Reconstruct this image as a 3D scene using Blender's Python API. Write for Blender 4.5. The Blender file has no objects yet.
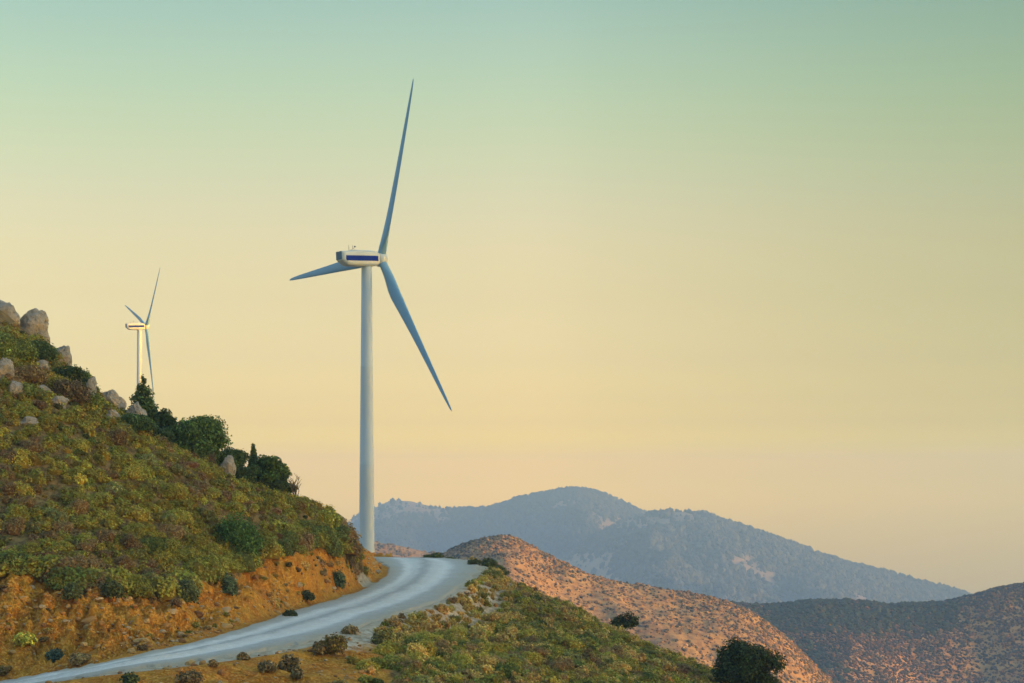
import bpy, math, random, zlib
import numpy as np
from mathutils import Vector, Matrix

sc = bpy.context.scene
COL = sc.collection
R = math.radians

# ---------------------------------------------------------------- camera, sky, sun, exposure
F, HZ, CX = 1991.0, 500.0, 512.0            # focal length in pixels, horizon row, centre column
cd = bpy.data.cameras.new("camera")
cam = bpy.data.objects.new("camera", cd)
COL.objects.link(cam)
cam.rotation_euler = (R(90), 0, 0)
cd.sensor_width = 36.0
cd.lens = 36.0 * F / 1024.0
cd.shift_y = (HZ - 341.5) / 1024.0
cd.clip_start, cd.clip_end = 0.5, 40000
sc.camera = cam

SUN_EL, SUN_ROT = R(6.0), R(112.0)
SUN_DIR = Vector((math.sin(SUN_ROT) * math.cos(SUN_EL), math.cos(SUN_ROT) * math.cos(SUN_EL), math.sin(SUN_EL)))
world = bpy.data.worlds.new("World")
sc.world = world
world.use_nodes = True
wt = world.node_tree
wn, wl = wt.nodes, wt.links


def ramp(nodes, stops, interp='LINEAR'):
    n = nodes.new('ShaderNodeValToRGB')
    n.color_ramp.interpolation = interp
    el = n.color_ramp.elements
    while len(el) < len(stops):
        el.new(0.5)
    for e, (p, c) in zip(el, stops):
        e.position = p
        e.color = (c[0], c[1], c[2], 1)
    return n


sky = wn.new('ShaderNodeTexSky')
sky.sky_type = 'NISHITA'
sky.sun_disc = False
sky.sun_elevation, sky.sun_rotation = SUN_EL, SUN_ROT
sky.air_density, sky.dust_density, sky.ozone_density, sky.altitude = 1.0, 2.0, 1.5, 300
geo = wn.new('ShaderNodeTexCoord')
sep = wn.new('ShaderNodeSeparateXYZ')
wl.new(geo.outputs['Generated'], sep.inputs[0])
# dusk sky: the band above the horizon is yellow with dust, turning green then blue higher up
tint = ramp(wn, [(0.0, (17.913, 11.782, 0.254)), (0.007, (13.102, 8.899, 0.213)), (0.0131, (10.025, 6.593, 0.194)), (0.0201, (8.393, 5.214, 0.209)), (0.0276, (5.231, 3.577, 0.381)), (0.0376, (3.374, 2.28, 0.853)), (0.0502, (2.654, 1.783, 0.921)), (0.0701, (2.209, 1.446, 0.864)), (0.0999, (2.063, 1.3, 0.761)), (0.1246, (2.086, 1.297, 0.748)), (0.149, (2.006, 1.312, 0.776)), (0.1731, (1.866, 1.342, 0.755)), (0.197, (1.695, 1.368, 0.775)), (0.2205, (1.537, 1.336, 0.825)), (0.2436, (1.377, 1.284, 0.86)), (0.4, (3.0, 2.6, 1.85)), (1.0, (6.0, 4.6, 3.1))])
wl.new(sep.outputs['Z'], tint.inputs[0])
mul = wn.new('ShaderNodeMix'); mul.data_type = 'RGBA'; mul.blend_type = 'MULTIPLY'; mul.inputs[0].default_value = 1
wl.new(sky.outputs[0], mul.inputs[6]); wl.new(tint.outputs[0], mul.inputs[7])
# the side of the sky opposite the sun is already darker and bluer
dot = wn.new('ShaderNodeVectorMath'); dot.operation = 'DOT_PRODUCT'
dot.inputs[1].default_value = (-0.80, -0.60, 0.0)
wl.new(geo.outputs['Generated'], dot.inputs[0])
anti = ramp(wn, [(0.30, (1, 1, 1)), (0.85, (0.40, 0.64, 1.10))], 'EASE')
wl.new(dot.outputs['Value'], anti.inputs[0])
mul2 = wn.new('ShaderNodeMix'); mul2.data_type = 'RGBA'; mul2.blend_type = 'MULTIPLY'; mul2.inputs[0].default_value = 1
wl.new(mul.outputs[2], mul2.inputs[6]); wl.new(anti.outputs[0], mul2.inputs[7])
# dust near the sun is pale rather than deep orange
dot2 = wn.new('ShaderNodeVectorMath'); dot2.operation = 'DOT_PRODUCT'
dot2.inputs[1].default_value = (0.93, -0.37, 0.0)
wl.new(geo.outputs['Generated'], dot2.inputs[0])
sunside = ramp(wn, [(0.25, (1, 1, 1)), (0.85, (0.55, 0.80, 1.15))], 'EASE')
wl.new(dot2.outputs['Value'], sunside.inputs[0])
mul3 = wn.new('ShaderNodeMix'); mul3.data_type = 'RGBA'; mul3.blend_type = 'MULTIPLY'; mul3.inputs[0].default_value = 1
wl.new(mul2.outputs[2], mul3.inputs[6]); wl.new(sunside.outputs[0], mul3.inputs[7])
# the sky is deepest about a right angle from the sun's glow, to both sides of the view
mpx = wn.new('ShaderNodeMapRange'); mpx.inputs[1].default_value, mpx.inputs[2].default_value = -1, 1
wl.new(sep.outputs['X'], mpx.inputs[0])
side = ramp(wn, [(0.20, (1, 1, 1)), (0.385, (0.83, 0.86, 0.86)), (0.49, (1, 1, 1)), (0.52, (1, 1, 1)), (0.61, (0.70, 0.78, 0.68)), (0.66, (0.72, 0.78, 0.70)), (0.85, (1, 1, 1))], 'B_SPLINE')
wl.new(mpx.outputs[0], side.inputs[0])
mul4 = wn.new('ShaderNodeMix'); mul4.data_type = 'RGBA'; mul4.blend_type = 'MULTIPLY'; mul4.inputs[0].default_value = 1
wl.new(mul3.outputs[2], mul4.inputs[6]); wl.new(side.outputs[0], mul4.inputs[7])
bg = wn['Background']
bg.inputs[1].default_value = 0.15
wl.new(mul4.outputs[2], bg.inputs[0])

sd = bpy.data.lights.new("sun", 'SUN')
sd.energy, sd.angle, sd.color = 4.2, R(0.5), (1.0, 0.42, 0.05)
sun = bpy.data.objects.new("sun", sd)
COL.objects.link(sun)
sun.rotation_euler = SUN_DIR.to_track_quat('Z', 'Y').to_euler()
sun.location = (300, -100, 200)

sc.view_settings.view_transform = 'Standard'
sc.view_settings.look = 'None'
sc.view_settings.exposure = 0.93
sc.view_settings.gamma = 1
sc.render.engine = 'CYCLES'
sc.cycles.use_denoising = True
sc.cycles.max_bounces = 5
sc.cycles.diffuse_bounces = 3
sc.cycles.volume_bounces = 0
sc.cycles.caustics_reflective = sc.cycles.caustics_refractive = False

# ---------------------------------------------------------------- helpers
rng = np.random.default_rng(7)


def hash3(ix, iy, iz, seed):
    n = (ix.astype(np.int64) * 374761393 + iy.astype(np.int64) * 668265263 + iz.astype(np.int64) * 2147483647 + seed * 1274126177) & 0xffffffff
    n = ((n ^ (n >> 13)) * 1274126177) & 0xffffffff
    n = ((n ^ (n >> 16)) * 2246822519) & 0xffffffff
    return ((n ^ (n >> 15)) & 0xffffff) / float(0xffffff)


def vnoise(x, y, z=None, seed=0):
    x = np.asarray(x, float); y = np.asarray(y, float)
    z = np.zeros_like(x) if z is None else np.asarray(z, float)
    ix, iy, iz = np.floor(x), np.floor(y), np.floor(z)
    fx, fy, fz = x - ix, y - iy, z - iz
    fx, fy, fz = [f * f * f * (f * (f * 6 - 15) + 10) for f in (fx, fy, fz)]
    r = 0
    for a in (0, 1):
        for b in (0, 1):
            for c in (0, 1):
                w = (fx if a else 1 - fx) * (fy if b else 1 - fy) * (fz if c else 1 - fz)
                r = r + w * hash3(ix + a, iy + b, iz + c, seed)
    return r * 2 - 1


def fbm(x, y, z=None, seed=0, octv=4, gain=0.5):
    r, a, f = 0, 1.0, 1.0
    for o in range(octv):
        r = r + a * vnoise(x * f + 17.3 * o, y * f - 9.1 * o, None if z is None else z * f + 4.7 * o, seed + o)
        a *= gain; f *= 2.03
    return r


def at(px, py, Y):
    return np.array([(px - CX) / F * Y, Y, (HZ - py) / F * Y])


def pix(x, y, z):
    return CX + F * x / y, HZ - F * z / y


def sstep(a, b, x):
    t = np.clip((x - a) / (b - a), 0, 1)
    return t * t * (3 - 2 * t)


def tag(o, label=None, cat=None, group=None, kind=None):
    if label: o['label'] = label
    if cat: o['category'] = cat
    if group: o['group'] = group
    if kind: o['kind'] = kind
    return o


def link(name, me, parent=None):
    o = bpy.data.objects.new(name, me)
    COL.objects.link(o)
    if parent is not None: o.parent = parent
    return o


def empty(name, loc, rz=0):
    o = bpy.data.objects.new(name, None)
    COL.objects.link(o)
    o.location = loc
    o.rotation_euler = (0, 0, rz)
    o.empty_display_size = 0.3
    return o


def raw_mesh(name, verts, faces, mat, smooth=False, attrs=None):
    """verts (n,3); faces (m,k) one face size"""
    me = bpy.data.meshes.new(name)
    verts = np.ascontiguousarray(verts, np.float32); faces = np.ascontiguousarray(faces, np.int32)
    n, (m, k) = len(verts), faces.shape
    me.vertices.add(n); me.vertices.foreach_set('co', verts.ravel())
    me.loops.add(m * k); me.loops.foreach_set('vertex_index', faces.ravel())
    me.polygons.add(m); me.polygons.foreach_set('loop_start', np.arange(0, m * k, k, dtype=np.int32))
    me.polygons.foreach_set('use_smooth', np.full(m, smooth))
    me.update(calc_edges=True)
    for an, av in (attrs or {}).items():
        av = np.asarray(av, np.float32)
        if av.ndim == 1:
            a = me.attributes.new(an, 'FLOAT', 'POINT'); a.data.foreach_set('value', av)
        else:
            a = me.attributes.new(an, 'FLOAT_COLOR', 'POINT')
            a.data.foreach_set('color', np.hstack([av, np.ones((n, 1), np.float32)]).ravel().astype(np.float32))
    if mat: me.materials.append(mat)
    return me


def pyd(name, verts, faces, mat, smooth=True, mats=None, mi=None):
    me = bpy.data.meshes.new(name)
    me.from_pydata([tuple(v) for v in verts], [], [tuple(f) for f in faces])
    for p in me.polygons: p.use_smooth = smooth
    for m in (mats or [mat]): me.materials.append(m)
    if mi is not None: me.polygons.foreach_set('material_index', mi)
    me.update()
    return me


def grid_faces(nu, nv):
    i = np.arange(nu * nv).reshape(nu, nv)
    return np.stack([i[:-1, :-1], i[1:, :-1], i[1:, 1:], i[:-1, 1:]], -1).reshape(-1, 4)


def tube(pts, rad, seg=8, cap=True):
    V, Fc = [], []
    pts = [Vector(p) for p in pts]
    for i, p in enumerate(pts):
        d = (pts[min(i + 1, len(pts) - 1)] - pts[max(i - 1, 0)]).normalized()
        a = d.cross(Vector((0.31, 0.95, 0.05)) if abs(d.x) > 0.3 or abs(d.z) > .9 else Vector((1, 0, 0.1))).normalized()
        b = d.cross(a)
        for k in range(seg):
            t = 2 * math.pi * k / seg
            V.append(p + (a * math.cos(t) + b * math.sin(t)) * rad[i])
    for i in range(len(pts) - 1):
        for k in range(seg):
            k2 = (k + 1) % seg
            Fc.append((i * seg + k, i * seg + k2, (i + 1) * seg + k2, (i + 1) * seg + k))
    if cap:
        Fc.append(tuple(range(seg - 1, -1, -1)))
        Fc.append(tuple((len(pts) - 1) * seg + k for k in range(seg)))
    return V, Fc


def merge(parts):
    V, Fc = [], []
    for v, f in parts:
        o = len(V); V += list(v); Fc += [tuple(i + o for i in q) for q in f]
    return V, Fc


# ---------------------------------------------------------------- materials
def newmat(name, rough=0.8, spec=0.2):
    m = bpy.data.materials.new(name)
    m.use_nodes = True
    b = m.node_tree.nodes['Principled BSDF']
    b.inputs['Roughness'].default_value = rough
    b.inputs['Specular IOR Level'].default_value = spec
    return m, m.node_tree.nodes, m.node_tree.links, b


def mixc(N, L, fac, a, b, blend='MIX'):
    n = N.new('ShaderNodeMix'); n.data_type = 'RGBA'; n.blend_type = blend
    for sock, v in ((n.inputs[0], fac), (n.inputs[6], a), (n.inputs[7], b)):
        if isinstance(v, bpy.types.NodeSocket): L.new(v, sock)
        elif isinstance(v, (int, float)): sock.default_value = v
        else: sock.default_value = (v[0], v[1], v[2], 1)
    return n.outputs[2]


def noise(N, L, scale, detail=4, rough=0.6, coord='Object', stretch=None):
    t = N.new('ShaderNodeTexCoord')
    n = N.new('ShaderNodeTexNoise')
    n.inputs['Scale'].default_value = scale
    n.inputs['Detail'].default_value = detail
    n.inputs['Roughness'].default_value = rough
    if stretch:
        mp = N.new('ShaderNodeMapping'); mp.inputs['Scale'].default_value = stretch
        L.new(t.outputs[coord], mp.inputs[0]); L.new(mp.outputs[0], n.inputs['Vector'])
    else:
        L.new(t.outputs[coord], n.inputs['Vector'])
    return n.outputs['Fac']


def attr(N, name, out='Fac'):
    a = N.new('ShaderNodeAttribute'); a.attribute_name = name
    return a.outputs[out]


def mapr(N, L, v, a, b, c=0.0, d=1.0):
    n = N.new('ShaderNodeMapRange')
    n.inputs[1].default_value, n.inputs[2].default_value, n.inputs[3].default_value, n.inputs[4].default_value = a, b, c, d
    L.new(v, n.inputs[0])
    return n.outputs[0]


def math2(N, L, op, a, b):
    n = N.new('ShaderNodeMath'); n.operation = op; n.use_clamp = True
    for s, v in zip(n.inputs, (a, b)):
        if isinstance(v, bpy.types.NodeSocket): L.new(v, s)
        else: s.default_value = v
    return n.outputs[0]


def bump(N, L, b, h, strength, dist):
    n = N.new('ShaderNodeBump')
    n.inputs['Strength'].default_value = strength
    n.inputs['Distance'].default_value = dist
    L.new(h, n.inputs['Height']); L.new(n.outputs[0], b.inputs['Normal'])


def foliage_mat(name, transl=0.3):
    m, N, L, b = newmat(name, 0.75, 0.15)
    t = attr(N, 'tint', 'Color')
    oi = N.new('ShaderNodeObjectInfo')
    hs = N.new('ShaderNodeHueSaturation')
    L.new(t, hs.inputs['Color'])
    L.new(mapr(N, L, oi.outputs['Random'], 0, 1, 0.75, 1.3), hs.inputs['Value'])
    c = hs.outputs[0]
    L.new(c, b.inputs['Base Color'])
    tr = N.new('ShaderNodeBsdfTranslucent'); L.new(c, tr.inputs[0])
    ms = N.new('ShaderNodeMixShader'); ms.inputs[0].default_value = transl
    L.new(b.outputs[0], ms.inputs[1]); L.new(tr.outputs[0], ms.inputs[2])
    L.new(ms.outputs[0], N['Material Output'].inputs[0])
    return m


M_LEAF = foliage_mat('foliage')
M_FAR = foliage_mat('far_scrub', 0.0)

M_EARTH, N, L, b = newmat('hillside_earth', 0.95, 0.1)
n1 = noise(N, L, 0.55, 6, 0.65); n2 = noise(N, L, 2.3, 6, 0.7); n3 = noise(N, L, 9.0, 4, 0.7)
orange = mixc(N, L, mapr(N, L, n1, 0.42, 0.58), (0.44, 0.15, 0.014), (0.53, 0.25, 0.030))
orange = mixc(N, L, mapr(N, L, n2, 0.50, 0.64), orange, (0.27, 0.10, 0.018))
orange = mixc(N, L, mapr(N, L, n3, 0.53, 0.66), orange, (0.48, 0.29, 0.07))
orange = mixc(N, L, mapr(N, L, noise(N, L, 5.0, 5, 0.7), 0.56, 0.68), orange, (0.25, 0.14, 0.03))
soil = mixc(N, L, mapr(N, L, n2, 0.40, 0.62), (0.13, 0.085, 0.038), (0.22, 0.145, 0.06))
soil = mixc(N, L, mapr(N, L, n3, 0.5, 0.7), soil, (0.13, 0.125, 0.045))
pale = mixc(N, L, mapr(N, L, n2, 0.35, 0.65), (0.40, 0.31, 0.21), (0.46, 0.42, 0.36))
pale = mixc(N, L, mapr(N, L, n3, 0.52, 0.72), pale, (0.33, 0.24, 0.14))
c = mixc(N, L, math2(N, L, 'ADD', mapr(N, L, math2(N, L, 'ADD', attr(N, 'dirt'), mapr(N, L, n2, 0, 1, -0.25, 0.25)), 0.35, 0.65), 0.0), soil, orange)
c = mixc(N, L, mapr(N, L, math2(N, L, 'ADD', attr(N, 'shoulder'), mapr(N, L, n2, 0, 1, -0.25, 0.25)), 0.3, 0.7), c, pale)
L.new(c, b.inputs['Base Color'])
bump(N, L, b, math2(N, L, 'ADD', n3, n2), 1.0, 0.35)

M_ROAD, N, L, b = newmat('road_gravel', 0.9, 0.2)
ac = attr(N, 'across'); al = attr(N, 'edge')
n1 = noise(N, L, 0.5, 5, 0.6); n2 = noise(N, L, 4.0, 6, 0.8); n3 = noise(N, L, 0.18, 3, 0.5)
wob = math2(N, L, 'ADD', ac, mapr(N, L, n3, 0, 1, -0.08, 0.08))
trk = ramp(N, [(0.0, (.0,) * 3), (0.17, (.18,) * 3), (0.29, (.95,) * 3), (0.38, (.75,) * 3), (0.48, (.10,) * 3),
               (0.58, (.70,) * 3), (0.68, (1.0,) * 3), (0.80, (.18,) * 3), (1.0, (.0,) * 3)], 'EASE')
L.new(wob, trk.inputs[0])
g = mixc(N, L, mapr(N, L, n2, 0.3, 0.7), (0.25, 0.25, 0.26), (0.44, 0.435, 0.44))
g2 = mixc(N, L, mapr(N, L, n2, 0.3, 0.7), (0.52, 0.51, 0.51), (0.72, 0.71, 0.70))
c = mixc(N, L, trk.outputs[0], g, g2)
c = mixc(N, L, mapr(N, L, n1, 0.55, 0.85, 0, 0.5), c, (0.52, 0.44, 0.32))
c = mixc(N, L, mapr(N, L, math2(N, L, 'ADD', al, mapr(N, L, n1, 0, 1, -0.35, 0.35)), 0.55, 1.0), c, (0.37, 0.33, 0.27))
L.new(c, b.inputs['Base Color'])
bump(N, L, b, n2, 0.9, 0.12)

M_ROCK, N, L, b = newmat('limestone', 0.9, 0.2)
n1 = noise(N, L, 1.1, 6, 0.7); n2 = noise(N, L, 5, 6, 0.75)
c = mixc(N, L, mapr(N, L, n1, 0.35, 0.65), (0.27, 0.245, 0.205), (0.36, 0.35, 0.33))
c = mixc(N, L, mapr(N, L, n2, 0.5, 0.7), c, (0.16, 0.13, 0.10))
c = mixc(N, L, mapr(N, L, noise(N, L, 0.8, 3, 0.5), 0.55, 0.75, 0, 0.7), c, (0.40, 0.27, 0.13))
L.new(c, b.inputs['Base Color'])
bump(N, L, b, n2, 0.8, 0.25)

M_BARK, N, L, b = newmat('bark', 0.95, 0.1)
L.new(mixc(N, L, noise(N, L, 6, 4, 0.6, stretch=(1, 1, 0.2)), (0.07, 0.05, 0.035), (0.17, 0.13, 0.10)), b.inputs['Base Color'])


def paint(name, col, rough, var=0.06):
    m, N, L, b = newmat(name, rough, 0.4)
    f = noise(N, L, 0.35, 5, 0.6, stretch=(1, 1, 0.25))
    L.new(mixc(N, L, mapr(N, L, f, 0.3, 0.7), [x * (1 - var) for x in col], [min(1, x * (1 + var)) for x in col]), b.inputs['Base Color'])
    return m


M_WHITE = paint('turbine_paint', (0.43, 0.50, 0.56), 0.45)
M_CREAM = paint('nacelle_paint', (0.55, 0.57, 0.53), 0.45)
M_BLADE = paint('blade_shade_blue', (0.17, 0.33, 0.48), 0.6)  # pale blades: the blue of their shaded rear is put into this colour
M_BLUE = paint('stripe_blue', (0.004, 0.018, 0.22), 0.8)
M_BLUE.node_tree.nodes['Principled BSDF'].inputs['Specular IOR Level'].default_value = 0.1
M_DARK = paint('vent_grille', (0.035, 0.09, 0.13), 0.6)
M_STEEL = paint('mast_steel', (0.12, 0.12, 0.12), 0.5)
M_CONC = paint('concrete', (0.38, 0.37, 0.34), 0.9)


def hill_mat(name, a, bcol, dark, s, contrast=(0.45, 0.7)):
    m, N, L, b = newmat(name, 0.95, 0.05)
    n1 = noise(N, L, s, 6, 0.65); n2 = noise(N, L, s * 6, 5, 0.7)
    c = mixc(N, L, mapr(N, L, n1, 0.38, 0.62), a, bcol)
    c = mixc(N, L, mapr(N, L, n2, *contrast), c, dark)
    L.new(c, b.inputs['Base Color'])
    return m


M_HILLA = hill_mat('hill_soil', (0.325, 0.20, 0.10), (0.37, 0.245, 0.115), (0.19, 0.12, 0.07), 0.05, (0.42, 0.62))
M_HILLB = hill_mat('far_hill_soil', (0.34, 0.19, 0.085), (0.38, 0.23, 0.10), (0.20, 0.115, 0.065), 0.012)
M_MOUNT, N, L, b = newmat('mountain_slope', .95, .05)
nm = noise(N, L, .012, 6, .7)
bare_c = mixc(N, L, mapr(N, L, nm, .4, .6), (.40, .28, .22), (.26, .20, .17))
L.new(mixc(N, L, attr(N, 'wood'), bare_c, mixc(N, L, mapr(N, L, nm, .4, .6), (.05, .06, .062), (.065, .075, .07))), b.inputs['Base Color'])
M_GROUND = hill_mat('valley_ground', (0.20, 0.14, 0.08), (0.25, 0.18, 0.10), (0.08, 0.09, 0.05), 0.004)

# ---------------------------------------------------------------- foreground hillside
# road edges as (pixel x, pixel y, depth) pairs: uphill side and downhill side
RL = [(0, 682, 88), (60, 670, 87), (120, 658, 86.5), (200, 640, 93), (260, 622, 103.5), (310, 605, 116), (357, 591, 128.5),
      (384, 576, 145), (387, 567, 156.5), (377, 560.5, 167), (362, 556.5, 175.5)]
RR = [(0, 692, 83), (40, 684, 82.5), (115, 670.5, 81), (190, 661, 84), (262, 650.5, 88), (330, 635, 95.3), (385, 617, 106.5),
      (437, 601, 119), (466, 582, 137.5), (480, 568, 155), (466, 560, 167)]
L3 = [at(*p) for p in RL] + [np.array([-21, 180, -5.35]), np.array([-32, 182, -5.6])]
R3 = [at(*p) for p in RR] + [np.array([-9, 180, -5.2]), np.array([-20, 187.5, -5.65]), np.array([-32, 189, -5.9])]
L3 = [np.array([-34, 90, -10.2]), np.array([-28, 89.5, -9.3])] + L3
R3 = [np.array([-34, 84, -10.2]), np.array([-28, 84, -9.2])] + R3
L3, R3 = L3[:len(R3)], R3[:len(L3)]


def resample(P, n):
    P = np.array(P); t = np.linspace(0, len(P) - 1, n); out = []
    for q in t:
        i = min(int(q), len(P) - 2); f = q - i
        p0, p1, p2, p3 = P[max(i - 1, 0)], P[i], P[i + 1], P[min(i + 2, len(P) - 1)]
        out.append(0.5 * ((2 * p1) + (-p0 + p2) * f + (2 * p0 - 5 * p1 + 4 * p2 - p3) * f * f + (-p0 + 3 * p1 - 3 * p2 + p3) * f ** 3))
    return np.array(out)


NR = 520
LS, RS = resample(L3, NR), resample(R3, NR)

bank_top = [(0, 578, 96), (38, 582, 96), (73, 595, 95.5), (115, 596, 97.5), (150, 598, 99), (185, 600, 101), (200, 584, 104), (239, 574, 109),
            (285, 547, 118), (299, 537, 122), (320, 531, 127), (337, 526, 133), (347, 538, 140)]
bank_zone = bank_top[:8] + [(285, 552), (299, 548), (320, 546), (337, 552), (346, 553), (351, 545)]
bank_foot = [(0, 643, 91), (60, 650, 90.5), (115, 648, 90), (165, 638, 92.5), (231, 628, 100), (283, 612.5, 110), (340, 592.5, 126), (380, 574, 145.5)]
skyline = [(-60, 285, 140), (0, 322, 136), (25, 335, 134), (50, 355, 132), (75, 377, 130), (95, 400, 128), (130, 424, 126), (165, 444, 125),
           (200, 464, 125), (240, 486, 126.5), (290, 499, 130), (320, 509, 134), (340, 522, 139), (352, 546, 147), (362, 556, 152)]
right_sil = [(497, 577, 155), (530, 592, 153), (560, 609, 151), (600, 628, 147), (640, 647, 142), (700, 671, 135), (760, 700, 128)]
ctl = [at(*p) for p in bank_top + bank_foot + skyline + right_sil]
for a in (L3, R3):
    ctl += list(a)
for p in skyline[1:-2]:                                   # the far side of the spur falls away
    q = at(*p)
    ctl += [q + np.array([-2, 10, -3.0]), q + np.array([-6, 26, -11 if p[0] < 240 else -8])]
for p in right_sil:
    q = at(*p)
    ctl += [q + np.array([5, 9, -5.0]), q + np.array([16, 26, -17.0])]
ctl += [at(100, 683, 77.5), at(241, 683, 79), at(330, 683, 80), at(400, 683, 84), at(300, 668, 84), at(380, 650, 93), at(430, 640, 103),
        at(500, 683, 92), at(600, 683, 102), at(720, 683, 126), at(450, 620, 117), at(480, 600, 135), at(550, 640, 128), at(500, 640, 115),
        at(20, 706, 77), at(640, 683, 110)]
ctl += [np.array(p, float) for p in [
    (0, 0, -1.9), (-20, 0, -2.5), (20, 0, -4), (0, 22, -4.2), (-18, 22, -4.5), (20, 22, -7), (0, 50, -7.2), (-20, 50, -7.8), (20, 50, -11), (0, 66, -8), (12, 66, -10),
    (-20, 68, -8.2), (-32, 70, -9.5), (45, 60, -22), (45, 100, -24), (40, 150, -28), (60, 180, -48), (-12, 198, -8.5), (-28, 200, -8), (4, 190, -13), (0, 225, -24), (-30, 228, -18),
    (-10, 280, -40), (-60, 280, -30), (50, 280, -60), (-50, 190, -2), (-45, 175, 2), (-60, 140, 24), (-60, 115, 12), (-48, 96, 0), (-45, 84, -10.5), (-60, 80, -10), (-80, 140, 30), (-80, 80, -8),
    (-80, 190, 12), (-50, 45, -9), (-80, 30, -10), (-50, -20, -6), (50, -20, -12), (0, -40, -6), (70, 20, -26), (-90, 280, -28), (75, 120, -46), (75, 280, -75), (-110, 200, 8), (-110, 100, 8)]]
ctl = np.array(ctl)


def tps_fit(P, lam=0.02):
    xy = P[:, :2] / 50.0
    d = np.linalg.norm(xy[:, None] - xy[None], axis=-1)
    K = np.where(d > 0, d * d * np.log(d + 1e-12), 0) + lam * 0.01 * np.eye(len(P))
    Q = np.hstack([np.ones((len(P), 1)), xy])
    A = np.block([[K, Q], [Q.T, np.zeros((3, 3))]])
    return np.linalg.solve(A, np.concatenate([P[:, 2], np.zeros(3)])), xy


TW, TXY = tps_fit(ctl)


def tps_eval(x, y):
    out = np.empty(x.size); X = np.stack([x.ravel(), y.ravel()], 1) / 50.0
    for i in range(0, len(X), 20000):
        c = X[i:i + 20000]
        d2 = ((c[:, None] - TXY[None]) ** 2).sum(-1)
        out[i:i + 20000] = (0.5 * d2 * np.log(d2 + 1e-12)) @ TW[:-3] + TW[-3] + c @ TW[-2:]
    return out.reshape(x.shape)


def axis(lo, a, b, hi, step, grow=1.16):
    c = list(np.arange(a, b, step)); s = step; q = a; pre = []
    while q > lo:
        s *= grow; q -= s; pre.append(q)
    s = step; q = c[-1]; post = []
    while q < hi:
        s *= grow; q += s; post.append(q)
    return np.array(pre[::-1] + c + post)


GX = axis(-108, -40, 22, 78, 0.21)
GY = axis(-38, 74, 190, 285, 0.25)
MX, MY = np.meshgrid(GX, GY, indexing='ij')
Z0 = tps_eval(MX, MY)
# signed distance to the road strip (negative inside) and the road height there
SEG = 41
acr = np.linspace(0, 1, SEG)
ROADP = LS[:, None, :] * (1 - acr)[None, :, None] + RS[:, None, :] * acr[None, :, None]
road_d = np.full(MX.shape, 99.0); road_z = np.zeros(MX.shape)
near = (MX > -45) & (MX < 10) & (MY > 72) & (MY < 200)
nx, ny = MX[near], MY[near]
rp = ROADP[:, ::2].reshape(-1, 3)
bd = np.empty(nx.size); bz = np.empty(nx.size)
for i in range(0, nx.size, 4000):
    d2 = (nx[i:i + 4000, None] - rp[None, :, 0]) ** 2 + (ny[i:i + 4000, None] - rp[None, :, 1]) ** 2
    k = d2.argmin(1); bd[i:i + 4000] = np.sqrt(d2[np.arange(len(k)), k]); bz[i:i + 4000] = rp[k, 2]
road_d[near] = bd; road_z[near] = bz
PXg, PYg = pix(MX, np.maximum(MY, 20), Z0)


def curve(pts, x):
    return np.interp(x, [p[0] for p in pts], [p[1] for p in pts])


def zones(px, py, x, y):
    """bank, shrub slope, road shoulder weights for a point of the foreground"""
    left = (px < 392) & (py < curve(RL + [(392, 570)], px) + 2) & (y < 200) if not np.isscalar(px) else None
    bank = left * sstep(-7, 5, py - curve(bank_zone + [(392, 541)], px))
    edge_line = 352 + (py - 620) * 0.45
    nearside = ~left & (py > 552) & (y < 200)
    bare = nearside * (1 - sstep(-8, 34, px - np.maximum(edge_line, 0))) * (py > 600)
    return bank, bare, left


bank, bare, leftz = zones(PXg, PYg, MX, MY)
rd = sstep(0.5, 2.6, road_d)
rough = fbm(MX * 0.22, MY * 0.22, seed=3, octv=4) * 0.28 + fbm(MX * 1.1, MY * 1.1, seed=9, octv=3) * 0.07
gully = np.abs(fbm(MX * 0.33 + 5, MY * 0.12, seed=21, octv=4)) * 0.7
rills = np.abs(fbm(MX * 1.3, MY * 0.6, seed=31, octv=3)) * 0.34
craggy = np.abs(fbm(MX * 2.1, MY * 2.1, seed=37, octv=4)) * 0.75
Z = Z0 + rd * rough * 0.8 - rd * bank * (gully * 1.2 + rills * 1.3 + craggy - 0.8)
Z += rd * bare * fbm(MX * 0.9, MY * 0.9, seed=41, octv=4) * 0.12
w = 1 - sstep(0.35, np.where(bank > .5, 1.3, 2.2), road_d)
Z = Z * (1 - w) + (road_z - 0.10) * w
shoulder = np.clip((1 - sstep(0.5, np.where((PXg > 330) & ~leftz, 4.2, 1.2), road_d)) * (1 - bank), 0, 1) * (MY < 200)
dirt = np.clip(np.maximum(bank, bare), 0, 1)
terr = raw_mesh('hillside', np.stack([MX, MY, Z], -1).reshape(-1, 3), grid_faces(len(GX), len(GY)), M_EARTH, True,
                {'dirt': dirt.ravel(), 'shoulder': shoulder.ravel()})
tag(link('hillside', terr), kind='structure')


def H(x, y):
    x = np.asarray(x, float); y = np.asarray(y, float)
    i = np.clip(np.searchsorted(GX, x) - 1, 0, len(GX) - 2); j = np.clip(np.searchsorted(GY, y) - 1, 0, len(GY) - 2)
    u = np.clip((x - GX[i]) / (GX[i + 1] - GX[i]), 0, 1); v = np.clip((y - GY[j]) / (GY[j + 1] - GY[j]), 0, 1)
    return Z[i, j] * (1 - u) * (1 - v) + Z[i + 1, j] * u * (1 - v) + Z[i, j + 1] * (1 - u) * v + Z[i + 1, j + 1] * u * v


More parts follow.
